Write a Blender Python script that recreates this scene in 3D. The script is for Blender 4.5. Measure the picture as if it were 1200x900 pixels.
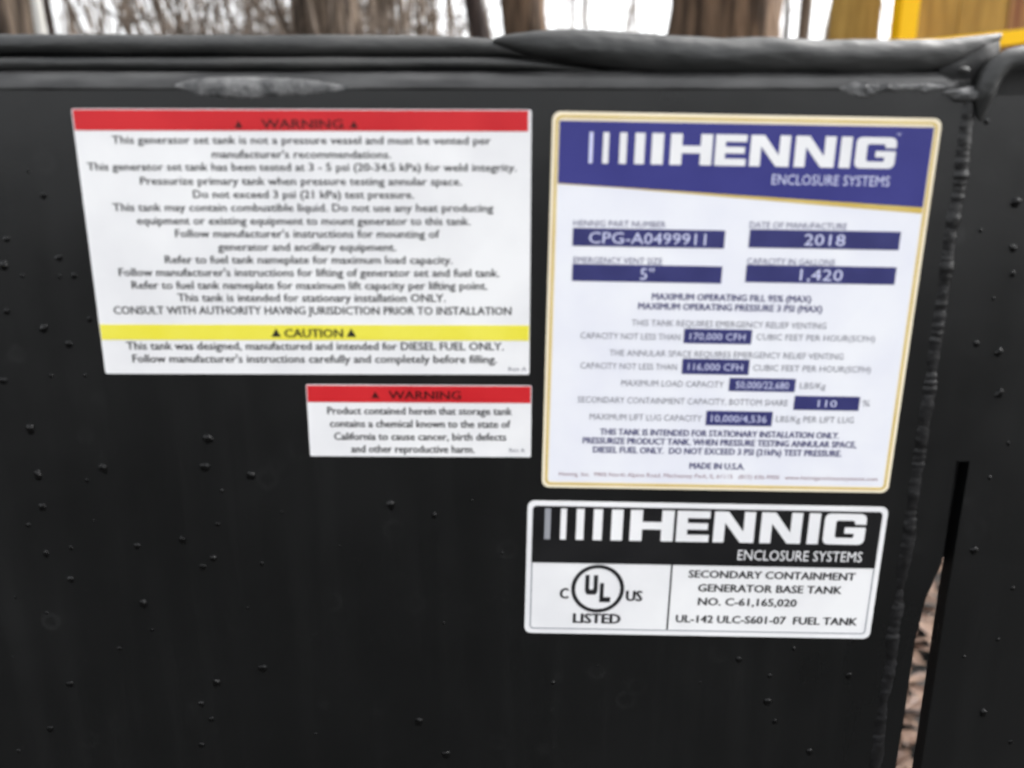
import bpy, bmesh, math, random
from mathutils import Vector, noise, Matrix
R = math.radians
for o in list(bpy.data.objects):
    bpy.data.objects.remove(o)
S = bpy.context.scene
C = S.collection

# ------------------------------------------------------------------ camera, sky, sun, exposure
DIST, EYE, PITCH, FPX = 0.30, 1.05, R(14.8), 950.0      # metres to the panel, lens height, tilt, focal length for 1200 px
cam_d = bpy.data.cameras.new('camera')
cam = bpy.data.objects.new('camera', cam_d); C.objects.link(cam)
cam.location = (0, -DIST, EYE)
cam.rotation_euler = (math.pi/2 - PITCH, 0, 0)
cam_d.sensor_width = 36.0
cam_d.lens = 36.0*FPX/1200.0
cam_d.clip_start = 0.01
cam_d.clip_end = 2000
cam_d.dof.use_dof = True
cam_d.dof.focus_distance = 0.44                         # the hand-held phone focused a touch behind the panel
cam_d.dof.aperture_fstop = 6.6
S.camera = cam

SUN_EL, SUN_AZ = R(42), R(75)                            # overcast; the brightest sky is beyond the tank
world = bpy.data.worlds.new('World'); S.world = world
world.use_nodes = True
wn = world.node_tree; wn.nodes.clear()
sky = wn.nodes.new('ShaderNodeTexSky'); sky.sky_type = 'NISHITA'; sky.sun_disc = False
sky.sun_elevation = SUN_EL; sky.sun_rotation = SUN_AZ
sky.air_density = 1.0; sky.dust_density = 6.0; sky.ozone_density = 1.0
hs = wn.nodes.new('ShaderNodeHueSaturation'); hs.inputs['Saturation'].default_value = 0.12
bgn = wn.nodes.new('ShaderNodeBackground'); bgn.inputs['Strength'].default_value = 0.15
wo = wn.nodes.new('ShaderNodeOutputWorld')
wn.links.new(sky.outputs[0], hs.inputs['Color']); wn.links.new(hs.outputs[0], bgn.inputs['Color'])
wn.links.new(bgn.outputs[0], wo.inputs['Surface'])

sun_d = bpy.data.lights.new('sun', 'SUN'); sun_d.energy = 0.5; sun_d.angle = R(40); sun_d.color = (1, 0.985, 0.96)
sun = bpy.data.objects.new('sun', sun_d); C.objects.link(sun)
sd = Vector((math.sin(SUN_AZ)*math.cos(SUN_EL), math.cos(SUN_AZ)*math.cos(SUN_EL), math.sin(SUN_EL)))
sun.rotation_euler = sd.to_track_quat('Z', 'Y').to_euler()
sun.location = (0, -3, 6)

S.view_settings.view_transform = 'Standard'; S.view_settings.look = 'None'
S.view_settings.gamma = 1.0; S.view_settings.use_curve_mapping = False
S.view_settings.exposure = 2.15
S.render.engine = 'CYCLES'
S.cycles.use_denoising = True; S.cycles.use_adaptive_sampling = True; S.cycles.adaptive_threshold = 0.02
S.cycles.filter_width = 2.0
S.cycles.max_bounces = 5; S.cycles.diffuse_bounces = 3; S.cycles.glossy_bounces = 3; S.cycles.transmission_bounces = 4
S.cycles.caustics_reflective = False; S.cycles.caustics_refractive = False

# ------------------------------------------------------------------ helpers
def at(px, py, Y=0.0):
    """place seen at photo pixel (1200x900) on the upright plane y=Y, as a world point"""
    u, v = (px-600)/FPX, (450-py)/FPX
    cp, sp = math.cos(PITCH), math.sin(PITCH)
    dx, dy, dz = u, cp + v*sp, -sp + v*cp
    t = (DIST + Y)/dy
    return Vector((dx*t, Y, EYE + dz*t))

def link(o, parent=None):
    C.objects.link(o)
    if parent: o.parent = parent
    return o
def empty(name, loc, label, cat, group=None):
    o = bpy.data.objects.new(name, None); o.empty_display_size = 0.02
    C.objects.link(o); o.location = loc
    return tag(o, label, cat, group)
def tag(o, label=None, cat=None, group=None, kind=None):
    if label: o['label'] = label
    if cat: o['category'] = cat
    if group: o['group'] = group
    if kind: o['kind'] = kind
    return o
def obj_bm(name, bm, mat, parent=None, smooth=False, origin=None):
    me = bpy.data.meshes.new(name)
    if origin is not None:
        bmesh.ops.translate(bm, vec=-Vector(origin), verts=bm.verts)
    bm.normal_update()
    bm.to_mesh(me); bm.free()
    if smooth:
        for p in me.polygons: p.use_smooth = True
    me.materials.append(mat)
    o = bpy.data.objects.new(name, me)
    if origin is not None: o.location = origin
    return link(o, parent)
def prism(bm, pts, z0, z1, to=None):
    """closed prism over the 2-D outline pts; to() maps (x, y, z) to a vector"""
    to = to or (lambda x, y, z: Vector((x, y, z)))
    a = sum(p[0]*q[1]-q[0]*p[1] for p, q in zip(pts, pts[1:]+pts[:1]))
    if a < 0: pts = pts[::-1]
    lo = [bm.verts.new(to(x, y, z0)) for x, y in pts]
    hi = [bm.verts.new(to(x, y, z1)) for x, y in pts]
    n = len(pts)
    bm.faces.new(hi); bm.faces.new(lo[::-1])
    for i in range(n):
        bm.faces.new((lo[i], lo[(i+1) % n], hi[(i+1) % n], hi[i]))
def rrect(x0, y0, x1, y1, r, n=5):
    pts = []
    for cx, cy, a0 in ((x1-r, y1-r, 0), (x0+r, y1-r, 90), (x0+r, y0+r, 180), (x1-r, y0+r, 270)):
        for i in range(n+1):
            a = R(a0 + 90*i/n); pts.append((cx + r*math.cos(a), cy + r*math.sin(a)))
    return pts
def ring(bm, outer, inner, z0, z1):
    n = len(outer)
    V = [[bm.verts.new((x, y, z)) for x, y in L] for L, z in ((outer, z0), (outer, z1), (inner, z1), (inner, z0))]
    for i in range(n):
        j = (i+1) % n
        for a, b in ((0, 1), (1, 2), (2, 3)):
            bm.faces.new((V[a][i], V[a][j], V[b][j], V[b][i]))
def box(bm, x0, x1, y0, y1, z0, z1):
    prism(bm, [(x0, y0), (x1, y0), (x1, y1), (x0, y1)], z0, z1)

def catmull(ps, k):
    out = []
    n = len(ps)
    for i in range(n-1):
        p0, p1, p2, p3 = ps[max(i-1, 0)], ps[i], ps[i+1], ps[min(i+2, n-1)]
        for j in range(k):
            t = j/k
            out.append([0.5*((2*b) + (c-a)*t + (2*a-5*b+4*c-d)*t*t + (3*b-a-3*c+d)*t**3) for a, b, c, d in zip(p0, p1, p2, p3)])
    out.append(list(ps[-1]))
    return out
def tube(bm, pts, radii, n=8, cap=True, jitter=None):
    """sweep a round section along pts"""
    rings = []
    s = None
    for i, p in enumerate(pts):
        a = pts[max(i-1, 0)]; b = pts[min(i+1, len(pts)-1)]
        t = (b-a).normalized()
        if s is None:
            ref = Vector((0.13, 0.31, 0.94)).normalized()
            if abs(t.dot(ref)) > 0.8: ref = Vector((1, 0.1, 0.05)).normalized()
            s = t.cross(ref).normalized()
        else:
            s = (s - t*s.dot(t)).normalized()
        w = s.cross(t)
        r = radii[i]
        vs = []
        for k in range(n):
            an = 2*math.pi*k/n
            q = s*math.cos(an) + w*math.sin(an)
            rr = r*(jitter(p + q*r) if jitter else 1)
            vs.append(bm.verts.new(p + q*rr))
        rings.append(vs)
    for A, B in zip(rings, rings[1:]):
        for k in range(n):
            bm.faces.new((A[k], A[(k+1) % n], B[(k+1) % n], B[k]))
    if cap:
        bm.faces.new(rings[0][::-1]); bm.faces.new(rings[-1])

# ------------------------------------------------------------------ materials
def nodes(name):
    m = bpy.data.materials.new(name); m.use_nodes = True
    return m, m.node_tree.nodes, m.node_tree.links, m.node_tree.nodes['Principled BSDF']
def material(name, c0, c1=None, scale=20, rough=(0.5, 0.5), spec=0.5, bump=0.0, bscale=200, bdist=0.0005, metal=0, detail=4, stretch=None, ramp=(0.35, 0.65), trans=0, ior=1.5):
    m, N, L, P = nodes(name)
    c1 = c1 or c0
    tc = N.new('ShaderNodeTexCoord'); mp = N.new('ShaderNodeMapping')
    if stretch: mp.inputs['Scale'].default_value = stretch
    L.new(tc.outputs['Object'], mp.inputs['Vector'])
    nz = N.new('ShaderNodeTexNoise'); nz.inputs['Scale'].default_value = scale; nz.inputs['Detail'].default_value = detail
    L.new(mp.outputs[0], nz.inputs['Vector'])
    cr = N.new('ShaderNodeValToRGB')
    cr.color_ramp.elements[0].position, cr.color_ramp.elements[1].position = ramp
    cr.color_ramp.elements[0].color = (*c0, 1); cr.color_ramp.elements[1].color = (*c1, 1)
    L.new(nz.outputs[0], cr.inputs[0]); L.new(cr.outputs[0], P.inputs['Base Color'])
    mr = N.new('ShaderNodeMapRange'); mr.inputs['From Min'].default_value = 0.3; mr.inputs['From Max'].default_value = 0.7
    mr.inputs['To Min'].default_value, mr.inputs['To Max'].default_value = rough
    L.new(nz.outputs[0], mr.inputs['Value']); L.new(mr.outputs[0], P.inputs['Roughness'])
    P.inputs['Specular IOR Level'].default_value = spec
    P.inputs['Metallic'].default_value = metal
    P.inputs['IOR'].default_value = ior
    P.inputs['Transmission Weight'].default_value = trans
    if bump:
        b = N.new('ShaderNodeBump'); b.inputs['Strength'].default_value = bump; b.inputs['Distance'].default_value = bdist
        n2 = N.new('ShaderNodeTexNoise'); n2.inputs['Scale'].default_value = bscale; n2.inputs['Detail'].default_value = 5
        L.new(mp.outputs[0], n2.inputs['Vector']); L.new(n2.outputs[0], b.inputs['Height']); L.new(b.outputs[0], P.inputs['Normal'])
    return m

def panel_paint():
    """satin black enamel: orange peel, run-off streaks, dried water marks, specks of dust"""
    m, N, L, P = nodes('black_enamel')
    tc = N.new('ShaderNodeTexCoord')
    def nz(scale, detail, rough=.5, stretch=None):
        n = N.new('ShaderNodeTexNoise'); n.inputs['Scale'].default_value = scale; n.inputs['Detail'].default_value = detail; n.inputs['Roughness'].default_value = rough
        if stretch:
            mp = N.new('ShaderNodeMapping'); mp.inputs['Scale'].default_value = stretch
            L.new(tc.outputs['Object'], mp.inputs['Vector']); L.new(mp.outputs[0], n.inputs['Vector'])
        else: L.new(tc.outputs['Object'], n.inputs['Vector'])
        return n.outputs[0]
    def rng(x, a, b, c, d):
        r = N.new('ShaderNodeMapRange'); r.inputs['From Min'].default_value = a; r.inputs['From Max'].default_value = b
        r.inputs['To Min'].default_value = c; r.inputs['To Max'].default_value = d; L.new(x, r.inputs['Value']); return r.outputs[0]
    def op(kind, x, y):
        n = N.new('ShaderNodeMath'); n.operation = kind
        for k, v in enumerate((x, y)):
            if isinstance(v, (int, float)): n.inputs[k].default_value = v
            else: L.new(v, n.inputs[k])
        return n.outputs[0]
    big = nz(11, 6, .6); streak = nz(60, 4, .6, (1, 1, .07)); fine = nz(650, 3); mid = nz(90, 5, .6); wave = nz(24, 2)
    vo = N.new('ShaderNodeTexVoronoi'); vo.inputs['Scale'].default_value = 45; L.new(tc.outputs['Object'], vo.inputs['Vector'])
    ringm = op('MULTIPLY', rng(vo.outputs['Distance'], .10, .17, 0, 1), rng(vo.outputs['Distance'], .17, .24, 1, 0))
    mark = op('MULTIPLY', ringm, rng(big, .48, .62, 0, 1))
    v2 = N.new('ShaderNodeTexVoronoi'); v2.inputs['Scale'].default_value = 420; L.new(tc.outputs['Object'], v2.inputs['Vector'])
    speck = op('MULTIPLY', rng(v2.outputs['Distance'], .10, .22, 1, 0), rng(mid, .55, .66, 0, 1))
    rough = op('ADD', op('ADD', rng(big, .3, .7, .24, .38), rng(streak, .35, .7, 0, .06)), op('MULTIPLY', mark, .10))
    L.new(rough, P.inputs['Roughness'])
    dirt = op('ADD', op('ADD', op('MULTIPLY', speck, .7), op('MULTIPLY', mark, .25)), rng(streak, .52, .8, 0, .14))
    mx = N.new('ShaderNodeMix'); mx.data_type = 'RGBA'; mx.clamp_factor = True
    mx.inputs['A'].default_value = (0.0013, 0.0016, 0.0019, 1); mx.inputs['B'].default_value = (0.014, 0.0145, 0.0145, 1)
    L.new(dirt, mx.inputs['Factor']); L.new(mx.outputs['Result'], P.inputs['Base Color'])
    P.inputs['Specular IOR Level'].default_value = 0.52
    h = op('ADD', op('MULTIPLY', fine, .25), op('MULTIPLY', wave, 3.0))
    b = N.new('ShaderNodeBump'); b.inputs['Strength'].default_value = 0.45; b.inputs['Distance'].default_value = 0.00025
    L.new(h, b.inputs['Height']); L.new(b.outputs[0], P.inputs['Normal'])
    return m

M = {}
M['panel'] = panel_paint()
M['weld'] = material('painted_weld', (0.002, 0.002, 0.0023), (0.007, 0.007, 0.008), 120, (0.3, 0.5), 0.4, 0.6, 400)
M['worn_skylit'] = material('worn_skylit_edge_paint', (0.008, 0.008, 0.0082), (0.052, 0.052, 0.052), 70, (0.3, 0.5), 0.5, 0.5, 450, 0.0003, detail=7, stretch=(0.45, 1, 1.6))  # patchy wear, with the lip's sky reflection painted in as lighter grey
M['rubber'] = material('black_rubber', (0.017, 0.018, 0.018), (0.043, 0.043, 0.042), 45, (0.36, 0.62), 0.45, 0.8, 260, 0.0006, detail=8, stretch=(.5, 1, 1.3))
M['rubber_dark'] = material('dark_rubber', (0.012, 0.012, 0.012), (0.02, 0.02, 0.02), 60, (0.55, 0.75), 0.3, 0.4, 500, 0.0003)
M['sealant'] = material('grey_sealant', (0.03, 0.031, 0.032), (0.14, 0.14, 0.14), 160, (0.35, 0.6), 0.5, 0.7, 500, 0.0005)
M['white'] = material('white_vinyl', (0.77, 0.77, 0.785), (0.86, 0.86, 0.865), 22, (0.32, 0.42), 0.4)
M['lilac'] = material('cool_white_vinyl', (0.78, 0.79, 0.86), (0.84, 0.85, 0.89), 30, (0.32, 0.42), 0.4)
M['cream'] = material('cream_vinyl', (0.84, 0.73, 0.53), (0.88, 0.79, 0.60), 40, (0.32, 0.42), 0.4)
M['gold'] = material('gold_ink', (0.60, 0.43, 0.09), (0.68, 0.52, 0.16), 60, (0.35, 0.45), 0.4)
M['red'] = material('red_ink', (0.53, 0.013, 0.020), (0.60, 0.020, 0.026), 40, (0.35, 0.45), 0.3)
M['yellow'] = material('yellow_ink', (0.80, 0.72, 0.055), (0.84, 0.77, 0.09), 40, (0.35, 0.45), 0.4)
M['blue'] = material('blue_ink', (0.033, 0.034, 0.195), (0.040, 0.041, 0.22), 40, (0.35, 0.45), 0.3)
M['navy'] = material('navy_field_ink', (0.031, 0.033, 0.135), (0.038, 0.040, 0.16), 90, (0.35, 0.45), 0.3)
M['black'] = material('black_ink', (0.012, 0.012, 0.014), None, 40, (0.35, 0.45), 0.3)
M['black_field'] = material('black_field_ink', (0.005, 0.005, 0.006), (0.008, 0.008, 0.009), 40, (0.4, 0.5), 0.3)
M['darkred'] = material('dark_text_on_red', (0.06, 0.004, 0.004), None, 40, (0.35, 0.45), 0.3)
M['grey'] = material('grey_ink', (0.16, 0.16, 0.20), None, 40, (0.35, 0.45), 0.3)
M['violet'] = material('violet_ink', (0.045, 0.043, 0.15), None, 40, (0.35, 0.45), 0.3)
M['pinkgrey'] = material('address_ink', (0.30, 0.18, 0.22), None, 40, (0.35, 0.45), 0.3)
M['silver'] = material('silver_ink', (0.30, 0.31, 0.34), None, 40, (0.35, 0.45), 0.3)
M['pale'] = material('pale_blue_ink', (0.62, 0.64, 0.86), None, 40, (0.35, 0.45), 0.3)
M['water'] = material('water_on_black', (0.0015, 0.0015, 0.0016), None, 10, (0.05, 0.05), 0.5, ior=1.33)
M['bark'] = material('bark', (0.022, 0.015, 0.011), (0.19, 0.145, 0.11), 7, (0.8, 0.95), 0.2, 1.0, 22, 0.02, stretch=(3, 3, 0.35))
M['bark_dark'] = material('bark_dark', (0.018, 0.013, 0.012), (0.05, 0.036, 0.031), 9, (0.8, 0.95), 0.2, 1.0, 22, 0.02, stretch=(3, 3, 0.35))
M['bark_red'] = material('bark_reddish', (0.028, 0.018, 0.012), (0.18, 0.12, 0.08), 6, (0.8, 0.95), 0.2, 1.0, 18, 0.02, stretch=(3, 3, 0.35))
M['bark_pale'] = material('bark_pale', (0.34, 0.33, 0.31), (0.50, 0.49, 0.46), 9, (0.7, 0.9), 0.2, 0.6, 22, 0.01, stretch=(3, 3, 0.5))
M['twig'] = material('twig_bark', (0.08, 0.06, 0.045), (0.20, 0.16, 0.13), 5, (0.8, 0.95), 0.2)
M['leafground'] = material('leaf_litter_ground', (0.013, 0.013, 0.0125), (0.036, 0.035, 0.033), 30, (0.8, 0.95), 0.2, 0.8, 45, 0.02, detail=8)
M['leaf'] = material('dead_leaf', (0.045, 0.020, 0.011), (0.105, 0.066, 0.045), 30, (0.6, 0.85), 0.3, 0.4, 90, 0.003)
M['yellow_steel'] = material('yellow_painted_steel', (0.84, 0.46, 0.002), (0.90, 0.53, 0.004), 6, (0.4, 0.5), 0.2)
M['board'] = material('ochre_board', (0.24, 0.14, 0.022), (0.36, 0.225, 0.055), 9, (0.6, 0.85), 0.3, 0.5, 40, 0.004, stretch=(4, 4, 0.5))
M['board_red'] = material('russet_board', (0.16, 0.055, 0.02), (0.28, 0.15, 0.06), 7, (0.6, 0.85), 0.3, 0.5, 40, 0.004, stretch=(4, 4, 0.5))

# ------------------------------------------------------------------ setting: ground
bm = bmesh.new()
bmesh.ops.create_grid(bm, x_segments=40, y_segments=40, size=1.0)
for v in bm.verts:
    s = 3 + 240*max(abs(v.co.x), abs(v.co.y))**2.5
    v.co = Vector((v.co.x*s, v.co.y*s, 0))
g = obj_bm('ground', bm, M['leafground'])
tag(g, kind='structure')

rnd = random.Random(11)
bm = bmesh.new()
for i in range(9000):                                   # dead leaves lying in heaps, seen through the slot
    x, y = rnd.uniform(-0.6, 3.2), rnd.uniform(0.35, 3.6)
    if x < 0.40 and y < 1.5: continue
    l, w = rnd.uniform(0.022, 0.05), rnd.uniform(0.012, 0.026)
    a = rnd.uniform(0, 6.28); z = rnd.uniform(0.006, 0.03); t = rnd.uniform(-.35, .35)
    ca, sa = math.cos(a), math.sin(a)
    q = []
    for (e, f, h) in ((-1, 0, 0), (-.3, -1, .25), (.5, -.7, .2), (1, 0, 0), (.5, .7, .2), (-.3, 1, .25)):
        X, Y = e*l, f*w
        q.append(bm.verts.new((x + X*ca - Y*sa, y + X*sa + Y*ca, z + h*w*rnd.uniform(.2, 1.4) + t*Y)))
    bm.faces.new((q[0], q[1], q[2], q[3])); bm.faces.new((q[0], q[3], q[4], q[5]))
o = obj_bm('leaf_litter', bm, M['leaf'])
tag(o, 'brown dead leaves on the ground seen through the slot', 'leaves', kind='stuff')

u_ = at(1068, 834, 0) - Vector((0, -DIST, EYE)); u_ = Vector((0, -DIST, EYE)) + u_*((EYE-.035)/-u_.z)
bm = bmesh.new()
tube(bm, [Vector((-.16, .03, 0)), Vector((-.05, .0, .004)), Vector((.06, -.01, 0)), Vector((.17, .02, -.004))], [.007, .0065, .006, .004], 7)
o = obj_bm('twig', bm, M['bark_dark']); o.location = u_
tag(o, 'dark fallen twig on the leaves seen through the slot', 'twig')

# ------------------------------------------------------------------ the tank
def PX(px, py, Y=0): p = at(px, py, Y); return (p.x, p.z)
onplate = lambda x, z, y: Vector((x, -y, z))            # prism axis pointing out of the panel (-Y)
tank = empty('fuel_tank', (0, 0.0, 0), 'black painted steel generator base tank carrying the four stickers', 'fuel tank')
WELD = [PX(1139, 108), PX(1116, 295), PX(1081, 530), PX(1052, 715), PX(1026, 890)]
wtop, wbot = WELD[0], WELD[-1]
wslope = (wtop[0]-wbot[0])/(wtop[1]-wbot[1])
wx = lambda z: wbot[0] + (z-wbot[1])*wslope
Ztop = PX(600, 106)[1]                                  # where the flat of the panel turns over
Zroll = PX(600, 84, 0.005)[1]                           # back edge of the rolled-over lip

# left sheet with a rolled upper edge, swept along x
ROLL = 0.0075
prof = [(0.0, 0.02), (0.0, Ztop-0.02), (0.0, Ztop-0.001)]
for i in range(8):
    a = R(64*i/7)
    prof.append((ROLL*(1-math.cos(a)), Ztop + ROLL*math.sin(a)))
prof += [(0.014, Ztop + ROLL*0.95), (0.014, Ztop-0.012), (0.006, Ztop-0.014), (0.006, 0.02)]
xs = [-0.9, -0.6, -0.4] + [-0.3 + 0.01*i for i in range(47)]
def sweep(prof, wob, name, mat):
    bm = bmesh.new()
    rows = []
    n = len(prof)
    for x in xs:
        row = []
        for k, (y, z) in enumerate(prof):
            w = noise.noise(Vector((x*28, k*0.6, 3)))*0.0003 if k in wob else 0
            xx = wx(z)-0.0004 if x == xs[-1] else min(x, wx(z)-0.0006-0.0001*(xs[-1]-x))
            row.append(bm.verts.new((xx, y + w, z + w)))
        rows.append(row)
    for A, B in zip(rows, rows[1:]):
        for k in range(n):
            bm.faces.new((B[k], B[(k+1) % n], A[(k+1) % n], A[k]))
    bm.faces.new(rows[0]); bm.faces.new(rows[-1][::-1])
    bmesh.ops.recalc_face_normals(bm, faces=bm.faces)
    return obj_bm(name, bm, M[mat], tank)
sweep([(0.0, 0.02), (0.0, Ztop), (0.006, Ztop), (0.006, 0.02)], (), 'side_panel', 'panel')
o = sweep([(0.0, Ztop)] + prof[4:-2] + [(0.006, Ztop)], range(3, 8), 'rolled_edge', 'worn_skylit')
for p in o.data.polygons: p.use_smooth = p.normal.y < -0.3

# right sheet, with the slot cut up into it from below
zt = PX(1150, 112)[1]; zb = 0.02
slot_r = [PX(1137, 541), PX(1110, 702), PX(1080, 900)]
slot_l = [PX(1121, 541), PX(1104, 660), PX(1085.5, 702), PX(1073, 750), PX(1061, 833), PX(1050, 900)]
out = [(wx(zt)+0.0004, zt), (0.62, zt), (0.62, zb), (wx(zb)+slot_r[-1][0]-wx(slot_r[-1][1]), zb)]
out += slot_r[::-1] + slot_l + [(wx(zb)+slot_l[-1][0]-wx(slot_l[-1][1]), zb), (wx(zb)+0.0004, zb)]
bm = bmesh.new(); prism(bm, out, -0.0072, -0.0003, onplate)
bmesh.ops.recalc_face_normals(bm, faces=bm.faces)
obj_bm('corner_panel', bm, M['panel'], tank)
bm = bmesh.new()                                        # strap behind the top of the slot
prism(bm, [PX(1100, 525, .008), PX(1160, 525, .008), PX(1150, 700, .008), PX(1108, 648, .008), PX(1096, 664, .008)], -0.016, -0.0076, onplate)
bmesh.ops.recalc_face_normals(bm, faces=bm.faces)
obj_bm('backing_strap', bm, M['rubber_dark'], tank)

# weld: overlapping ripples down the joint
bm = bmesh.new()
pts, rad = [], []
z = wtop[1]; rnd = random.Random(5)
k = 0
nst = 1300
for i in range(nst+1):
    z = wtop[1] - 0.001 - (wtop[1]-0.30)*i/nst
    ph = (i*0.11 + 2.6*noise.noise(Vector((5, 2, i*0.035)))) % 1.0
    r = 0.0036 + 0.0007*math.sin(math.pi*ph)**0.7*abs(noise.noise(Vector((3, 0, i*0.06))) + .25) + 0.0008*noise.noise(Vector((0, 0, i*0.045)))
    pts.append(Vector((wx(z) + 0.0009*noise.noise(Vector((7, 0, i*0.03))), 0.0029, z))); rad.append(r)
tube(bm, pts, rad, 16, jitter=lambda p: 1 + .07*noise.noise(p*380) + .06*noise.noise(p*900))
obj_bm('weld_bead', bm, M['weld'], tank, smooth=True)
# lump where the weld starts at the top edge
bm = bmesh.new()
bmesh.ops.create_icosphere(bm, subdivisions=4, radius=1)
c = at(1132, 111, 0.001)
for v in bm.verts:
    d = 1 + 0.35*noise.noise(v.co*1.7 + Vector((4, 1, 2)))
    v.co = Vector((c.x + v.co.x*0.0075*d, c.y + v.co.y*0.004*d, c.z + v.co.z*0.0028*d))
obj_bm('weld_start', bm, M['sealant'], tank, smooth=True)

# smears of sealant along the rolled edge
def smear(outline, seed, thick, mat='sealant'):
    bm = bmesh.new()
    rn = random.Random(seed)
    x0, x1 = outline[0][0], outline[-1][0]
    nx, ny = max(8, int((x1-x0)/1.1)), 12
    grid = []
    for i in range(nx+1):
        px = x0 + (x1-x0)*i/nx
        for a, b in zip(outline, outline[1:]):
            if a[0] <= px <= b[0]:
                t = (px-a[0])/(b[0]-a[0]); top = a[1]+(b[1]-a[1])*t; bot = a[2]+(b[2]-a[2])*t
        bot += (2.6*noise.noise(Vector((px*0.09, seed, 0))) + 2.2*noise.noise(Vector((px*0.27, seed, 4))) + 1.2*noise.noise(Vector((px*0.7, seed, 6))))*min(1, 5*i/nx, 5*(nx-i)/nx)
        bot = max(bot, top + .5); top += 0.6*noise.noise(Vector((px*0.12, seed, 9)))
        col = []
        for j in range(ny+1):
            t = j/ny; py = top + (bot-top)*t
            e = math.sin(math.pi*min(1, max(0, t)))**0.5*min(1, 4*i/nx, 4*(nx-i)/nx)
            h = thick*e*max(.05, 0.7 + 0.6*noise.noise(Vector((px*0.12, py*0.2, seed))) + .7*noise.noise(Vector((px*.45, py*.6, seed))))
            p = at(px, py, 0)
            dz = min(ROLL*.95, max(0, p.z-Ztop))
            back = ROLL - math.sqrt(ROLL*ROLL-dz*dz)
            col.append(bm.verts.new((p.x, back - h + 0.0002, p.z)))
        grid.append(col)
    for A, B in zip(grid, grid[1:]):
        for j in range(ny):
            bm.faces.new((A[j], A[j+1], B[j+1], B[j]))
    bmesh.ops.recalc_face_normals(bm, faces=bm.faces)
    o = obj_bm('sealant_smear', bm, M[mat], tank, smooth=True)
    sm = o.modifiers.new('body', 'SOLIDIFY'); sm.thickness = 0.0004; sm.offset = 0
smear([(205, 99, 101), (222, 93, 108), (235, 91, 112), (262, 90, 114), (290, 90, 116), (318, 91, 113), (352, 92, 112), (372, 95, 110), (400, 100, 106), (412, 102, 103)], 1, 0.0005)
smear([(984, 103, 105), (1000, 96, 113), (1016, 97, 115), (1034, 98, 108), (1060, 98, 106), (1088, 97, 108), (1108, 101, 103)], 2, 0.0009)

# tank body and lid behind the side panel
bm = bmesh.new(); box(bm, -0.9, wx(0.5)-0.03, 0.008, 1.3, 0.03, Ztop-0.03)
obj_bm('tank_body', bm, M['panel'], tank)

# ------------------------------------------------------------------ rubber edge trims
def loft(bm, st, k=14, n=24, rough=0.0, seed=0, lip=None):
    """stations (px x, px top, px bottom, depth, half depth): an oval section swept along the top edge"""
    S_ = catmull(st, k)
    rings = []
    for i, (px, t, b, Y, hd) in enumerate(S_):
        pt, pb = at(px, t, Y), at(px, b, Y)
        cz, hz = (pt.z+pb.z)/2, max(0.0002, (pt.z-pb.z)/2)
        vs = []
        for q in range(n):
            a = 2*math.pi*q/n
            cs, sn = math.cos(a), math.sin(a)
            w = 1 + rough*noise.noise(Vector((pt.x*60, cs*1.2 + seed, sn*1.2))) + rough*.5*noise.noise(Vector((pt.x*190 + sn*1.5, cs*1.6 + seed, sn*2.2)))
            vs.append(bm.verts.new((pt.x, Y + hd*cs*w, cz + hz*sn*w)))
        rings.append(vs)
    for A, B in zip(rings, rings[1:]):
        for q in range(n):
            bm.faces.new((A[q], B[q], B[(q+1) % n], A[(q+1) % n]))
    bm.faces.new(rings[0]); bm.faces.new(rings[-1][::-1])
    bmesh.ops.recalc_face_normals(bm, faces=bm.faces)

tl = empty('edge_trim', at(150, 85, 0.004), 'long black rubber edge trim with a bulb and rib along the upper left edge', 'edge trim')
def trimpart(name, bm, mat, t):
    return obj_bm(name, bm, M[mat], t, smooth=True)
def child_origin(bm, t):
    bmesh.ops.translate(bm, vec=-t.location, verts=bm.verts)
bm = bmesh.new()
loft(bm, [(-400, 39, 66, .0095, .0042), (-100, 40, 66, .0095, .0042), (60, 40, 66, .0095, .0042), (200, 40.5, 66, .0095, .0042), (330, 41, 67, .0095, .0042), (460, 41, 67, .0095, .0042), (540, 43, 67, .0095, .004), (585, 48, 67, .0095, .0035), (612, 60, 68, .009, .002), (625, 65, 68, .009, .0008)], rough=0.05)
child_origin(bm, tl); trimpart('bulb', bm, 'rubber', tl)
bm = bmesh.new()
loft(bm, [(-400, 67, 84, .0075, .0034), (-100, 67, 84, .0075, .0034), (100, 67, 84, .0075, .0034), (300, 67, 84, .0075, .0034), (500, 67, 83, .0075, .0034), (590, 68, 83, .0075, .0033), (640, 73, 84, .0075, .0028), (670, 78, 84.5, .0075, .0018), (700, 82, 85, .0075, .0008)], rough=0.06, seed=4)
child_origin(bm, tl); trimpart('grip_rib', bm, 'rubber', tl)
bm = bmesh.new()
p0, p1 = at(-400, 50, .012), at(650, 90, .012)
box(bm, p0.x, p1.x, .0115, .0155, p1.z, p0.z)
child_origin(bm, tl); obj_bm('grip_channel', bm, M['rubber_dark'], tl)

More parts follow.
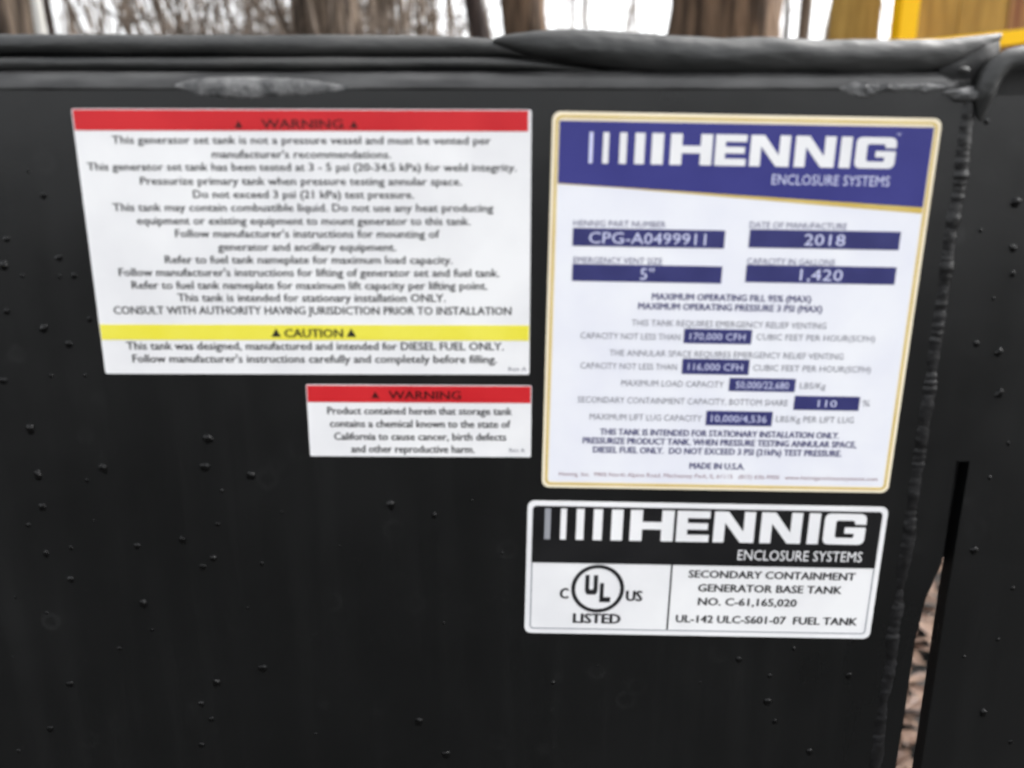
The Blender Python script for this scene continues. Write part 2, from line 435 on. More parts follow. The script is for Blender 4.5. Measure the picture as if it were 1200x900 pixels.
tr = empty('edge_trim', at(900, 85, 0.004), 'thick sagging black rubber edge trim with a cut end above the blue sticker', 'edge trim')
bm = bmesh.new()
loft(bm, [(578, 45, 50, .0065, .0008), (592, 41, 55, .006, .0022), (615, 37.5, 63, .0055, .0036), (645, 35, 70, .005, .0048), (690, 34.5, 77, .005, .0055), (740, 38, 83, .0055, .0058), (790, 42, 87, .0055, .0058), (880, 44, 88, .0055, .0058), (980, 46, 88, .0055, .0058), (1060, 47, 87, .0055, .0058), (1105, 45.5, 82, .0055, .0056), (1130, 43, 72, .0055, .0048), (1150, 41, 61, .0055, .0036), (1172, 38.5, 48, .0055, .0015)], n=32, rough=0.075, seed=8)
child_origin(bm, tr); trimpart('bulb', bm, 'rubber', tr)
bm = bmesh.new()
p0, p1 = at(640, 60, .012), at(1128, 91, .012)
box(bm, p0.x, p1.x, .0117, .0157, p1.z, p0.z)
child_origin(bm, tr); obj_bm('grip_channel', bm, M['rubber_dark'], tr)
# torn inner core peeking out under the cut end
bm = bmesh.new()
loft(bm, [(1098, 68, 98, .006, .003), (1115, 62, 104, .005, .004), (1135, 56, 105, .005, .0045), (1152, 50, 100, .005, .004), (1168, 46, 80, .006, .003)], n=18, rough=0.35, seed=3)
child_origin(bm, tr); trimpart('torn_core', bm, 'rubber_dark', tr)
bm = bmesh.new()
bmesh.ops.create_icosphere(bm, subdivisions=3, radius=1)
c = at(1130, 82, 0.0005)
for v in bm.verts:
    d = 1 + 0.3*noise.noise(v.co*1.5)
    v.co = Vector((c.x+v.co.x*.0022*d, c.y+v.co.y*.0015*d, c.z+v.co.z*.0011*d))
child_origin(bm, tr); trimpart('torn_scrap', bm, 'rubber', tr)

ta = empty('edge_trim', at(1160, 135, 0.0), 'short arched black rubber trim curling over the upper right corner', 'edge trim')
bm = bmesh.new()
path = [(1149, 142, .0005, .6), (1150, 128, 0, 2.2), (1154, 108, -.001, 3.4), (1161, 89, -.001, 3.8), (1174, 75, -.001, 3.9), (1192, 69, -.001, 3.9), (1215, 67, -.001, 3.9), (1260, 66, -.001, 3.9), (1330, 66, -.001, 3.9)]
P_ = catmull([[*at(a, b, c), r*0.001] for a, b, c, r in path], 8)
tube(bm, [Vector(p[:3]) for p in P_], [p[3]*(1+.06*noise.noise(Vector(p[:3])*150)) for p in P_], 18)
child_origin(bm, ta); trimpart('bulb', bm, 'rubber', ta)
bm = bmesh.new()
prism(bm, [PX(1168, 112, .006), PX(1163, 92, .006), PX(1176, 74, .006), PX(1330, 70, .006), PX(1330, 112, .006)], -.012, -.006, onplate)
bmesh.ops.recalc_face_normals(bm, faces=bm.faces)
child_origin(bm, ta); obj_bm('web', bm, M['rubber_dark'], ta)

# ------------------------------------------------------------------ stickers
class Sticker:
    def __init__(s, name, corners, label):
        P = [at(*c) for c in corners]                   # TL TR BR BL
        s.c = sum(P, Vector())/4
        r = ((P[1]-P[0]) + (P[2]-P[3])).normalized()
        s.r = r; s.u = Vector((-r.z, 0, r.x))
        s.w = ((P[1]-P[0]).length + (P[2]-P[3]).length)/2
        s.h = ((P[0]-P[3]).length + (P[1]-P[2]).length)/2
        e = empty(name, s.c + Vector((0, -0.0001, 0)), label, 'sticker')
        e.rotation_euler = (math.pi/2, -math.atan2(r.z, r.x), 0)
        s.e = e
    def loc(s, px, py):
        d = at(px, py) - s.c
        return (d.dot(s.r), d.dot(s.u))
    def px(s, py):                                      # metres per photo pixel, upright
        return s.loc(600, py-.5)[1] - s.loc(600, py+.5)[1]
    def shape(s, name, pts, z, mat, parent=None, t=0.00006):
        bm = bmesh.new(); prism(bm, pts, z-t if z-t > 0 else 0, z)
        return obj_bm(name, bm, M[mat], parent or s.e)
    def quad(s, name, x0, y0, x1, y1, z, mat, parent=None):
        a, b = s.loc(x0, y0), s.loc(x1, y1)
        m = s.loc((x0+x1)/2, (y0+y1)/2)
        l, r = s.loc(x0, (y0+y1)/2)[0], s.loc(x1, (y0+y1)/2)[0]
        hh = abs(s.loc((x0+x1)/2, y0)[1]-s.loc((x0+x1)/2, y1)[1])/2
        return s.shape(name, [(l, m[1]-hh), (r, m[1]-hh), (r, m[1]+hh), (l, m[1]+hh)], z, mat, parent)
    def text(s, body, x0, x1, yc, cap, z, mat, parent=None, bold=0.0):
        cu = bpy.data.curves.new('lettering', 'FONT')
        cu.body = body; cu.size = 1; cu.resolution_u = 2
        to = bpy.data.objects.new('lettering_tmp', cu); C.objects.link(to)
        dg = bpy.context.evaluated_depsgraph_get()
        me = bpy.data.meshes.new_from_object(to.evaluated_get(dg))
        bpy.data.objects.remove(to); bpy.data.curves.remove(cu)
        me.name = 'lettering'
        X = [v.co.x for v in me.vertices]
        a, b = min(X), max(X)
        u0, u1 = s.loc(x0, yc)[0], s.loc(x1, yc)[0]
        vm = s.loc((x0+x1)/2, yc)[1]
        capm = cap*s.px(yc)
        ky = capm/0.727
        for v in me.vertices:
            v.co = Vector((u0 + (v.co.x-a)/(b-a)*(u1-u0), vm - capm/2 + v.co.y*ky, z))
        if bold:                                        # heavier stroke: the same outlines again, a hair to each side
            bm = bmesh.new(); bm.from_mesh(me)
            d = bold*s.px(yc)
            for dx, dy, dz in ((-d, 0, -4e-6), (d, 0, -8e-6), (0, d*.7, -12e-6)):
                g = bmesh.ops.duplicate(bm, geom=[f for f in bm.faces if f.tag is False][:len(me.polygons)])
                nv = [e for e in g['geom'] if isinstance(e, bmesh.types.BMVert)]
                bmesh.ops.translate(bm, vec=(dx, dy, dz), verts=nv)
            bm.to_mesh(me); bm.free()
        me.materials.clear(); me.materials.append(M[mat])
        o = bpy.data.objects.new('lettering', me)
        return link(o, parent or s.e)
    def triangle(s, px, py, r, z, mat, parent=None):
        cx, cy = s.loc(px, py); k = s.px(py)*r
        return s.shape('alert_triangle', [(cx-k, cy-k*.8), (cx+k, cy-k*.8), (cx, cy+k*.95)], z, mat, parent)

Z1, Z2, Z3, Z4 = 0.00025, 0.00033, 0.00041, 0.00049
# --- large red and yellow warning sticker
A = Sticker('warning_sticker', [(83, 127), (621, 129), (622, 438.5), (125, 438)], 'large white warning sticker with red top band and yellow caution stripe')
hw, hh = A.w/2, A.h/2
A.shape('sheet', rrect(-hw, -hh, hw, hh, 0.0008), Z1, 'white', t=1)
k = A.px(140)
red = A.shape('red_band', [(-hw+.0004, hh-.0003), (-hw+.0004, A.loc(350, 153.5)[1]), (hw-.0011, A.loc(350, 153.5)[1]), (hw-.0011, hh-.0003)], Z2, 'red')
A.triangle(280, 146, 5, Z3, 'darkred', red); A.triangle(415, 146, 5, Z3, 'darkred', red)
A.text('WARNING', 307, 402, 145, 11, Z3, 'darkred', red, bold=0.4)
ya, yb = A.loc(370, 380.5)[1], A.loc(370, 398.5)[1]
yel = A.shape('yellow_band', [(-hw+.0003, ya), (-hw+.0003, yb), (hw-.0003, yb), (hw-.0003, ya)], Z2, 'yellow')
A.triangle(324, 390, 5.5, Z3, 'black', yel); A.triangle(412, 390, 5.5, Z3, 'black', yel)
A.text('CAUTION', 334, 402, 390, 10, Z3, 'black', yel, bold=0.4)
for body, x0, x1, yc in (
    ('This generator set tank is not a pressure vessel and must be vented per', 132, 575, 164),
    ("manufacturer's recommendations.", 249, 458, 180.5),
    ('This generator set tank has been tested at 3 - 5 psi (20-34.5 kPa) for weld integrity.', 103, 605, 195.5),
    ('Pressurize primary tank when pressure testing annular space.', 165, 541, 212),
    ('Do not exceed 3 psi (21 kPa) test pressure.', 227, 485, 227.5),
    ('This tank may contain combustible liquid. Do not use any heat producing', 133, 578, 243),
    ('equipment or existing equipment to mount generator to this tank.', 161, 551, 258.5),
    ("Follow manufacturer's instructions for mounting of", 206, 515, 273.5),
    ('generator and ancillary equipment.', 256, 464, 289),
    ('Refer to fuel tank nameplate for maximum load capacity.', 194, 530, 304),
    ("Follow manufacturer's instructions for lifting of generator set and fuel tank.", 140, 585, 319),
    ('Refer to fuel tank nameplate for maximum lift capacity per lifting point.', 155, 571, 334),
    ('This tank is intended for stationary installation ONLY.', 209, 522, 348.5),
    ('CONSULT WITH AUTHORITY HAVING JURISDICTION PRIOR TO INSTALLATION', 134, 599, 363.5),
    ('This tank was designed, manufactured and intended for DIESEL FUEL ONLY.', 149, 590, 405),
    ("Follow manufacturer's instructions carefully and completely before filling.", 156, 582, 420)):
    A.text(body, x0, x1, yc, 9.6, Z2, 'black', bold=0.30)
A.text('Rev A', 596, 617, 432, 5, Z2, 'grey')

# --- small red warning sticker
B = Sticker('warning_sticker', [(360, 451), (622.5, 451), (622.5, 536), (362.5, 533.5)], 'small white warning sticker with red top band below the larger one')
hw, hh = B.w/2, B.h/2
B.shape('sheet', rrect(-hw, -hh, hw, hh, 0.0006), Z1, 'white', t=1)
yb = B.loc(490, 471.5)[1]
red = B.shape('red_band', [(-hw+.0003, hh-.0003), (-hw+.0003, yb), (hw-.0003, yb), (hw-.0003, hh-.0003)], Z2, 'red')
B.triangle(440, 462.5, 4.5, Z3, 'darkred', red)
B.text('WARNING', 456, 540, 462.5, 10, Z3, 'darkred', red, bold=0.4)
for body, x0, x1, yc in (
    ('Product contained herein that storage tank', 384, 600, 481),
    ('contains a chemical known to the state of', 387, 598, 496),
    ('California to cause cancer, birth defects', 392, 593, 511),
    ('and other reproductive harm.', 412, 556, 525.5)):
    B.text(body, x0, x1, yc, 9, Z2, 'black', bold=0.30)
B.text('Rev A', 597, 615, 527, 5, Z2, 'grey')

# --- logo lettering, drawn letter by letter
def N_(): return [(0, 0), (0, 1), (.34, 1), (.73, .36), (.73, 1), (1, 1), (1, 0), (.67, 0), (.27, .64), (.27, 0)]
GLYPH = {
    'H': [(0, 0), (0, 1), (.28, 1), (.28, .62), (.72, .62), (.72, 1), (1, 1), (1, 0), (.72, 0), (.72, .38), (.28, .38), (.28, 0)],
    'E': [(0, 0), (0, 1), (1, 1), (1, .77), (.33, .77), (.33, .61), (.95, .61), (.95, .40), (.33, .40), (.33, .23), (1, .23), (1, 0)],
    'N': N_(),
    'I': [(0, 0), (0, 1), (1, 1), (1, 0)],
    'G': [(1, .66), (1, .84), (.97, .93), (.92, .98), (.85, 1), (.15, 1), (.07, .98), (.02, .92), (0, .83), (0, .17), (.02, .08), (.07, .02), (.15, 0), (.85, 0), (.92, .02), (.97, .07), (1, .16),
          (1, .56), (.50, .56), (.50, .36), (.73, .36), (.73, .25), (.70, .22), (.32, .22), (.28, .26), (.28, .74), (.32, .78), (.69, .78), (.73, .74), (.73, .66)],
}
def logo(K, boxes, bars, y0, y1, z, parent, first='white'):
    def put(name, outline, x0, x1, mat):
        yc = (y0+y1)/2
        a, m = K.loc(x0, yc), K.loc((x0+x1)/2, yc); b = K.loc(x1, yc)
        # rows of the logo run along the sticker, so take height from its own axis at mid-sticker
        hgt = K.px(yc)*(y1-y0)
        base = K.rowv - hgt/2
        K.shape(name, [(a[0] + u*(b[0]-a[0]), base + v*hgt) for u, v in outline], z, mat, parent)
    K.rowv = K.loc((boxes[0][1]+boxes[-1][2])/2, (y0+y1)/2)[1]
    for i, (x0, x1) in enumerate(bars):
        put('logo_bar', GLYPH['I'], x0, x1, first if i == 0 else 'white')
    for ch, x0, x1 in boxes:
        put('logo_letter', GLYPH[ch], x0, x1, 'white')

# --- blue nameplate sticker
D = Sticker('nameplate_sticker', [(646, 131), (1101, 138), (1043, 578), (636, 570)], 'cream edged nameplate sticker with blue header and blue data boxes')
hw, hh = D.w/2, D.h/2
D.shape('sheet', rrect(-hw, -hh, hw, hh, 0.003), Z1, 'cream', t=1)
i1, i2, i3 = 0.0013, 0.0020, 0.0026
bm = bmesh.new()
ring(bm, rrect(-hw+i1, -hh+i1, hw-i1, hh-i1, .0022), rrect(-hw+i2, -hh+i2, hw-i2, hh-i2, .0018), Z1-.0001, Z2)
bmesh.ops.recalc_face_normals(bm, faces=bm.faces)
obj_bm('gold_border', bm, M['gold'], D.e)
xl, xr = -hw+i3, hw-i3
vt = hh-0.0031
vl, vr = D.loc(657, 214.5)[1], D.loc(1078, 243)[1]
D.shape('white_field', [(xl, -hh+i3), (xr, -hh+i3), (xr, vt-.002), (xl, vt-.002)], Z2, 'lilac')
D.shape('gold_stripe', [(xl, vl+.001), (xr, vr+.001), (xr, vr-.0022), (xl+.02, vl-.0012), (xl, vl-.0003)], Z3-.00002, 'gold')
hd = D.shape('blue_header', [(xl, vl), (xr, vr), (xr, vt), (xl, vt)], Z3+.00002, 'blue')
logo(D, (('H', 785, 834), ('E', 837.5, 874), ('N', 878.5, 925), ('N', 931, 978), ('I', 984, 997), ('G', 1002, 1049)),
     ((690, 694.5), (706, 713), (725.5, 734), (743.5, 755), (763, 777)), 159, 195.5, Z4+.00004, hd, 'pale')
D.text('ENCLOSURE SYSTEMS', 904, 1042, 211, 12.5, Z4+.00004, 'pale', hd, bold=0.0)
D.text('TM', 1050, 1055, 157.5, 3.5, Z4+.00004, 'pale', hd)
for cap_, x0, x1, yc, bx0, by0, bx1, by1, val, v0, v1 in (
    ('HENNIG PART NUMBER', 672, 780, 262, 671, 268.5, 849, 289.5, 'CPG-A0499911', 690, 827),
    ('DATE OF MANUFACTURE', 878, 992, 264, 877.5, 270, 1054, 291.5, '2018', 942, 990),
    ('EMERGENCY VENT SIZE', 672, 776, 305, 670.5, 310.5, 845.5, 330.5, '5"', 750, 766),
    ('CAPACITY IN GALLONS', 875, 978, 306.5, 873.5, 311.5, 1049, 332, '1,420', 937, 987)):
    D.text(cap_, x0, x1, yc, 7.5, Z3, 'violet')
    f = D.quad('data_field', bx0, by0, bx1, by1, Z3, 'navy')
    D.text(val, v0, v1, (by0+by1)/2, 14, Z4, 'pale', f)
for body, x0, x1, yc, cap_, mat, bold in (
    ('MAXIMUM OPERATING FILL 95% (MAX)', 764, 950, 348.5, 8, 'violet', .35),
    ('MAXIMUM OPERATING PRESSURE 3 PSI (MAX)', 748, 963, 360, 8, 'violet', .35),
    ('THIS TANK REQUIRES EMERGENCY RELIEF VENTING', 740, 968, 379.5, 7.5, 'grey', 0),
    ('CAPACITY NOT LESS THAN', 680, 797, 393.5, 7.5, 'grey', 0), ('CUBIC FEET PER HOUR(SCFH)', 886, 1025, 395.5, 7.5, 'grey', 0),
    ('THE ANNULAR SPACE REQUIRES EMERGENCY RELIEF VENTING', 714, 988, 415, 7.5, 'grey', 0),
    ('CAPACITY NOT LESS THAN', 680, 793, 428.5, 7.5, 'grey', 0), ('CUBIC FEET PER HOUR(SCFH)', 882, 1020, 431.5, 7.5, 'grey', 0),
    ('MAXIMUM LOAD CAPACITY', 728, 848, 449, 7.5, 'grey', 0), ('LBS/Kg', 937, 967, 451.5, 7.5, 'grey', 0),
    ('SECONDARY CONTAINMENT CAPACITY, BOTTOM SHARE', 677, 923, 469.5, 7.5, 'grey', 0), ('%', 1010, 1019, 472, 7.5, 'grey', 0),
    ('MAXIMUM LIFT LUG CAPACITY', 691, 822, 488.5, 7.5, 'grey', 0), ('LBS/Kg PER LIFT LUG', 909, 1000, 491, 7.5, 'grey', 0),
    ('THIS TANK IS INTENDED FOR STATIONARY INSTALLATION ONLY.', 703, 983, 507.5, 7.5, 'violet', .35),
    ('PRESSURIZE PRODUCT TANK. WHEN PRESSURE TESTING ANNULAR SPACE,', 683, 1003, 518, 7.5, 'violet', .35),
    ('DIESEL FUEL ONLY.  DO NOT EXCEED 3 PSI (21kPa) TEST PRESSURE.', 695, 986, 528.5, 7.5, 'violet', .35),
    ('MADE IN U.S.A.', 808, 872, 545.5, 7.5, 'violet', .35),
    ('Hennig, Inc.  9900 North Alpine Road, Machesney Park, IL 61115   (815) 636-9900   www.hennigenclosuresystems.com', 655, 1028, 557.5, 5, 'pinkgrey', 0)):
    D.text(body, x0, x1, yc, cap_, Z3, mat, bold=bold)
for x0, y0, x1, y1, val, v0, v1 in ((801, 385.5, 880.5, 402.5, '170,000 CFH', 808, 873), (799, 420.5, 877.5, 438.5, '116,000 CFH', 806, 870),
    (854, 443, 931.5, 458.5, '50,000/22,680', 862, 924), (930, 464, 1006.5, 480.5, '110', 958, 980), (827, 481.5, 904.5, 498.5, '10,000/4,536', 833, 898)):
    f = D.quad('data_field', x0, y0, x1, y1, Z3, 'navy')
    D.text(val, v0, v1, (y0+y1)/2, 8.5, Z4, 'pale', f)

# --- black and white listing sticker
E = Sticker('listing_sticker', [(618, 586), (1040, 594), (1019.5, 748), (615, 741)], 'black and white listing sticker with a circled emblem below the blue nameplate')
hw, hh = E.w/2, E.h/2
E.shape('sheet', rrect(-hw, -hh, hw, hh, 0.0028), Z1, 'white', t=1)
i = 0.0021
xl, xr, vt, vb = -hw+i, hw-i, hh-i, -hh+i
vm = E.loc(825, 662)[1]
r = 0.0016
bm = bmesh.new()
ring(bm, rrect(xl, vb, xr, vt, r), rrect(xl+.0005, vb+.0005, xr-.0005, vt-.0005, r-.0004), Z1-.0001, Z2)
bmesh.ops.recalc_face_normals(bm, faces=bm.faces)
obj_bm('key_line', bm, M['silver'], E.e)
top = [p for p in rrect(xl, vb, xr, vt, r) if p[1] > 0]
hd = E.shape('black_header', top + [(xl, vm), (xr, vm)], Z3, 'black_field')
logo(E, (('H', 738, 789), ('E', 792.5, 831), ('N', 836, 884), ('N', 891, 939), ('I', 946.5, 960), ('G', 965, 1014)),
     ((638, 645), (656.5, 663.5), (675, 684), (695, 705.5), (716, 729.5)), 599.5, 635.5, Z4, hd, 'silver')
E.text('ENCLOSURE SYSTEMS', 864, 1010, 650.5, 12.5, Z4, 'white', hd, bold=0.0)
dx = E.loc(784.5, 698)[0]
E.shape('divider', [(dx-.00035, vb+.0006), (dx+.00035, vb+.0006), (dx+.00035, vm), (dx-.00035, vm)], Z2, 'black')
cx, cy = E.loc(700.3, 689.5); k = E.px(690)
circ = lambda r_: [(cx + r_*k*math.cos(2*math.pi*j/48), cy + r_*k*math.sin(2*math.pi*j/48)) for j in range(48)]
bm = bmesh.new(); ring(bm, circ(28), circ(23.8), Z1-.0001, Z2)
bmesh.ops.recalc_face_normals(bm, faces=bm.faces)
em = obj_bm('listing_emblem', bm, M['black'], E.e)
def glyph(outline, x0, y0, x1, y1):
    a, b = E.loc(x0, y1), E.loc(x1, y0)
    E.shape('emblem_letter', [(a[0]+u*(b[0]-a[0]), a[1]+v*(b[1]-a[1])) for u, v in outline], Z2, 'black', em)
glyph([(0, 1), (.33, 1), (.33, .32), (.40, .25), (.60, .25), (.67, .32), (.67, 1), (1, 1), (1, .22), (.93, .07), (.8, 0), (.2, 0), (.07, .07), (0, .22)], 685, 673.5, 701, 696)
glyph([(0, 0), (0, 1), (.36, 1), (.36, .27), (1, .27), (1, 0)], 702, 683, 716, 705)
E.text('C', 656.5, 665.5, 694.5, 12.5, Z2, 'black', em, bold=0.8)
E.text('US', 734, 752, 697.5, 12.5, Z2, 'black', em, bold=0.8)
E.text('LISTED', 672, 726.5, 724, 11.5, Z2, 'black', em, bold=0.8)
for body, x0, x1, yc in (('SECONDARY CONTAINMENT', 807, 1002, 673.5), ('GENERATOR BASE TANK', 818, 986, 689.5), ('NO. C-61,165,020', 818, 933, 705), ('UL-142 ULC-S601-07  FUEL TANK', 792, 1004, 726)):
    E.text(body, x0, x1, yc, 9, Z2, 'black', bold=0.45)

# ------------------------------------------------------------------ water beads on the panel
def bead_mesh(seed):
    bm = bmesh.new()
    bmesh.ops.create_icosphere(bm, subdivisions=3, radius=1)
    dead = [v for v in bm.verts if v.co.z < -0.05]
    bmesh.ops.delete(bm, geom=dead, context='VERTS')
    for v in bm.verts:
        d = 1 + 0.42*noise.noise(v.co*1.2 + Vector((seed*3.1, 0, 0)))
        v.co = Vector((v.co.x*d, v.co.y*d*(1.12 if v.co.y < 0 else 0.95), v.co.z*0.55))
    me = bpy.data.meshes.new('water_drop'); bm.to_mesh(me); bm.free()
    for p in me.polygons: p.use_smooth = True
    me.materials.append(M['water'])
    return me
beads = [bead_mesh(i) for i in range(7)]
rnd = random.Random(3)
def drop(px, py, r, right=False, label=None):
    o = bpy.data.objects.new('water_drop', beads[rnd.randrange(7)])
    C.objects.link(o)
    p = at(px, py, 0)
    o.location = (p.x, 0.0003 if right else 0.0, p.z); o.rotation_euler = (math.pi/2, rnd.uniform(-.4, .4), 0)
    k = r*0.00032
    o.scale = (k*rnd.uniform(.9, 1.25), k*rnd.uniform(.95, 1.3), k*rnd.uniform(.8, 1.1))
    if label:
        tag(o, label, 'water drop', 'large water beads')
    elif right:
        tag(o, 'water bead on the black steel right of the weld', 'water drop', 'water beads right of the weld')
    elif py < 460:
        tag(o, 'water bead on the black steel left of the warning sticker', 'water drop', 'water beads left of the large warning sticker')
    else:
        tag(o, 'small water bead on the black steel below the stickers', 'water drop', 'water beads below the stickers')
BIG = [(36, 503, 'large water bead near the left edge, level with the small warning sticker'), (121, 549, 'large water bead below the left corner of the big warning sticker'),
       (244, 514, 'large water bead left of the small red warning sticker'), (254, 800, 'large water bead low on the left, near the bottom edge'),
       (458, 592, 'large water bead left of the black and white listing sticker')]
MID = [(45, 557), (50, 594), (33, 615), (54, 649), (83, 679), (102, 563), (161, 640), (168, 707), (178, 738), (214, 633), (240, 547), (260, 575), (250, 654), (238, 664), (294, 557),
       (308, 783), (236, 825), (248, 843), (236, 873), (82, 802), (59, 854), (509, 604), (648, 800), (866, 773), (900, 822), (908, 846), (902, 792), (491, 846), (523, 884), (995, 792), (949, 881)]
SMALL = [(55, 718), (255, 614), (307, 661), (83, 642), (553, 586), (588, 648), (140, 760), (130, 836), (18, 700), (350, 720), (398, 640), (420, 780), (370, 860), (590, 840), (700, 780), (760, 860), (820, 800), (690, 868), (330, 600), (440, 690), (520, 730), (575, 770), (290, 712), (195, 690), (110, 610), (205, 770), (930, 760), (975, 850), (15, 770), (110, 890), (22, 880)]
LEFT = [(51, 229, 3.4), (8, 280, 3.5), (5, 311, 5), (69, 302, 3.8), (70, 324, 2.6), (87, 323, 3), (8, 365, 3.8), (52, 385, 5), (105, 374, 2.8), (81, 403, 4.2), (4, 446, 3.8), (26, 323, 2.2), (82, 404, 2), (33, 200, 2), (60, 440, 2.4), (100, 440, 2.2)]
RIGHT = [(1191, 237, 5.2), (1188, 291, 4), (1187, 321, 3.6), (1171, 413, 4.4), (1145, 403, 3), (1172, 461, 5), (1157, 142, 3.2), (1142, 645, 5), (1153, 836, 5), (1160, 560, 2.6), (1182, 520, 2.4), (1187, 690, 2.6), (1170, 750, 2.6), (1130, 770, 2.2), (1185, 870, 3), (1165, 350, 2), (1150, 270, 2)]
for p in BIG: drop(p[0], p[1], 5.2, label=p[2])
for p in MID: drop(*p, rnd.choice((2.4, 3.0, 3.6, 4.2, 5.0)))
for p in SMALL[:6] + SMALL[6::2]: drop(*p, rnd.uniform(1.3, 2.6))
for p in LEFT: drop(*p)
for p in RIGHT: drop(*p, right=True)

# ------------------------------------------------------------------ woods beyond the tank
def branchy(bm, p, d, L, r, depth, rn, n=5):
    k = 4
    pts, rad = [p.copy()], [r]
    q, v = p.copy(), d.normalized()
    kids = []
    for i in range(k):
        v = (v + Vector((rn.uniform(-1, 1), rn.uniform(-1, 1), rn.uniform(-.5, .8)))*0.16).normalized()
        q = q + v*L/k
        pts.append(q.copy()); rad.append(r*(1-0.72*(i+1)/k))
        kids.append((q.copy(), v.copy(), rad[-1]))
    tube(bm, pts, rad, n)
    if depth > 0:
        for (c, v, rr) in kids:
            for _ in range(2 if depth > 1 else 3):
                s = Vector((rn.uniform(-1, 1), rn.uniform(-1, 1), rn.uniform(-.3, .9)))
                branchy(bm, c, (v*0.6 + s).normalized(), L*rn.uniform(.4, .65), max(rr*.65, .0025), depth-1, rn, max(3, n-1))
def bare_tree(name, label, px_foot, Y, width_px, h, lean, mat, seed, group='trees beyond the tank', low=3.0):
    """lean: sideways travel per metre of height; px_foot: where the trunk crosses the top of the tank"""
    rn = random.Random(seed)
    c = at(px_foot, 45, Y)
    r = width_px/FPX*(Y+DIST)*0.97/2
    bx = c.x - lean*c.z
    e = empty(name, (bx, Y, 0), label, 'tree', group)
    bm = bmesh.new()
    pts, rad = [], []
    for i in range(41):
        t = i/40; z = h*t
        w = Vector((noise.noise(Vector((seed, z*.35, 0))), noise.noise(Vector((seed, 9, z*.35))), 0))*0.06*min(1, abs(z-c.z)/2)
        pts.append(Vector((lean*z, 0, z)) + w); rad.append(r*(1.45-.45*min(1, z/0.9)**.5)*(1-.75*max(0, z-2.2)/h))
    tube(bm, pts, rad, 36, jitter=lambda p: 1 + 0.16*noise.noise(Vector((p.x*14+seed, p.y*14, p.z*1.6))) + 0.10*noise.noise(Vector((p.x*40, p.y*40, p.z*5))))
    obj_bm('trunk', bm, M[mat], e, smooth=True)
    bm = bmesh.new()
    for i in range(16):
        t = low/h + (1-low/h)*(i+rn.random())/16.5
        j = min(39, int(t*40)); p = pts[j]
        a = rn.uniform(0, 6.28)
        branchy(bm, p, Vector((math.cos(a), math.sin(a), rn.uniform(.35, 1.1))), h*rn.uniform(.14, .26), rad[j]*.5, 2, rn)
    obj_bm('crown', bm, M['twig'], e)
    return e
bare_tree('broad_tree', 'thick dark brown tree trunk at the far left beyond the tank', 8, 4.0, 80, 9, 0.0, 'bark', 1)
bare_tree('sapling', 'slim pale grey tree trunk beside the thick dark one at far left', 49, 3.6, 11, 6, -0.02, 'bark_pale', 2)
bare_tree('sapling', 'thin dark stem just right of the slim pale trunk', 62, 3.9, 8, 6, -0.05, 'bark_dark', 12)
bare_tree('broad_tree', 'brown tree trunk left of centre, above the word WARNING', 382, 6.5, 68, 11, 0.02, 'bark', 3)
bare_tree('leaning_tree', 'slim dark tree trunk leaning left, next to the bent trim', 563, 5.0, 21, 9, -0.18, 'bark_dark', 4)
bare_tree('leaning_tree', 'reddish brown tree trunk leaning left above the bent trim', 617, 5.6, 50, 10, -0.14, 'bark_red', 5)
bare_tree('broad_tree', 'widest brown tree trunk, above the blue sticker logo', 848, 4.6, 118, 11, 0.0, 'bark_red', 6)
bare_tree('sapling', 'slim brown tree trunk between the widest trunk and yellow frame', 941, 6.0, 13, 7, 0.01, 'bark', 7)
bare_tree('sapling', 'thin dark stem close to the right side of the widest trunk', 921, 8.0, 6, 7, -.03, 'bark_dark', 13)

# undergrowth: bare shoots nobody could count
rnd = random.Random(77)
bm = bmesh.new()
def shoot(px, Y, r, lean, h, rn):
    c = at(px, 40, Y)
    p = Vector((c.x - lean*c.z, Y, 0))
    pts, rad = [], []
    for i in range(8):
        z = h*i/7
        pts.append(p + Vector((lean*z + .25*noise.noise(Vector((px*.37, z*.6, Y))), .2*noise.noise(Vector((px, 3, z*.6))), z)))
        rad.append(r*(1-.8*i/7))
    tube(bm, pts, rad, 4)
    for k in range(rn.randint(3, 7)):
        j = rn.randint(2, 6); a = rn.uniform(0, 6.28)
        branchy(bm, pts[j], Vector((math.cos(a)*1.2, .5*math.sin(a), rn.uniform(-.2, .9))), rn.uniform(.3, .9), rad[j]*.6, 1, rn, 3)
for x0, x1, cnt, rmin, rmax, ln in ((85, 345, 38, .014, .036, .6), (75, 345, 44, .008, .016, .3), (200, 345, 12, .012, .03, .5), (330, 505, 76, .014, .040, .14), (480, 548, 18, .009, .02, .15), (575, 600, 2, .005, .01, .1),
                                    (640, 790, 14, .010, .02, .12), (905, 990, 8, .006, .018, .06), (-250, 70, 30, .006, .016, .3), (1000, 1500, 40, .006, .015, .2)):
    for _ in range(cnt):
        shoot(rnd.uniform(x0, x1), rnd.uniform(5.5, 12), rnd.uniform(rmin, rmax), rnd.uniform(-ln, ln*.7), rnd.uniform(3, 6), rnd)
o = obj_bm('undergrowth', bm, M['twig'])
tag(o, 'tangle of bare brown shoots and twigs beyond the tank', 'undergrowth', kind='stuff')
bm = bmesh.new()                                         # far wood
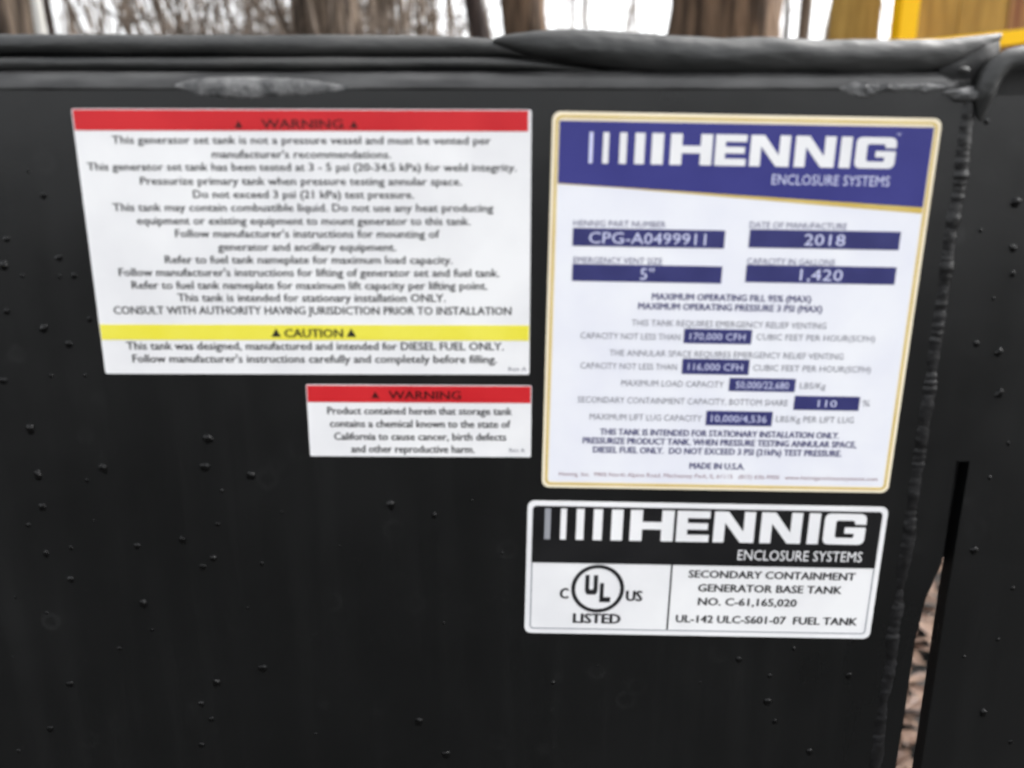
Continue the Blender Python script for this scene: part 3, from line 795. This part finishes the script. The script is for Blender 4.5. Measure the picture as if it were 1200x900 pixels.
for _ in range(90):
    px = rnd.uniform(-300, 1500); Y = rnd.uniform(28, 60)
    c = at(px, 40, Y); r = rnd.uniform(.05, .14)
    tube(bm, [Vector((c.x + rnd.uniform(-.3, .3)*i, Y, 5*i)) for i in range(4)], [r*(1-.28*i) for i in range(4)], 5)
o = obj_bm('far_wood', bm, M['twig'])
tag(o, 'distant bare woodland behind the near tree trunks', 'woodland', kind='stuff')

# ------------------------------------------------------------------ yellow framed board at the right
YF = 3.0
fr = empty('yellow_frame', (at(1059, 45, YF).x, YF, 0), 'yellow steel frame with tan boards beyond the upper right corner', 'frame')
L_ = fr.location
def slab(name, x0, x1, y0, y1, z0, z1, mat, bev=0.004):
    bm = bmesh.new(); box(bm, x0-L_.x, x1-L_.x, y0-L_.y, y1-L_.y, z0, z1)
    bmesh.ops.bevel(bm, geom=bm.edges[:], offset=bev, segments=2, affect='EDGES')
    return obj_bm(name, bm, M[mat], fr)
xa, xb = at(1048, 30, YF).x, at(1070, 30, YF).x
slab('post', xa, xb, YF-.04, YF+.04, 0, 2.3, 'yellow_steel')
slab('post', xa+1.4, xb+1.4, YF-.04, YF+.04, 0, 2.3, 'yellow_steel')
bm = bmesh.new()
p0, p1 = at(1072, 57.5, YF), at(1200, 43.5, YF); sl = (p1.z-p0.z)/(p1.x-p0.x); hz = 0.026
x2 = xa+1.4-0.003
prism(bm, [(xb+.003-L_.x, p0.z-hz), (x2-L_.x, p0.z-hz+sl*(x2-p0.x)), (x2-L_.x, p0.z+hz+sl*(x2-p0.x)), (xb+.003-L_.x, p0.z+hz)], -.03, .03, lambda x, z, y: Vector((x, y, z)))
bmesh.ops.recalc_face_normals(bm, faces=bm.faces)
obj_bm('rail', bm, M['yellow_steel'], fr)
YB = YF+.12
edges = [974, 1032, None, 1071, 1122, 1180, 1240, 1300, 1380]
for a, b in zip(edges, edges[1:]):
    if a is None or b is None: continue
    slab('board', at(a, 30, YB).x+.0008, at(b, 30, YB).x-.0008, YB+rnd.uniform(0, .006), YB+.03, .1, 2.25+rnd.uniform(-.02, .02), 'board_red' if a >= 1180 else 'board', .003)
slab('brace', at(965, 30, YB).x, at(1390, 30, YB).x, YB+.033, YB+.07, .5, .6, 'board')
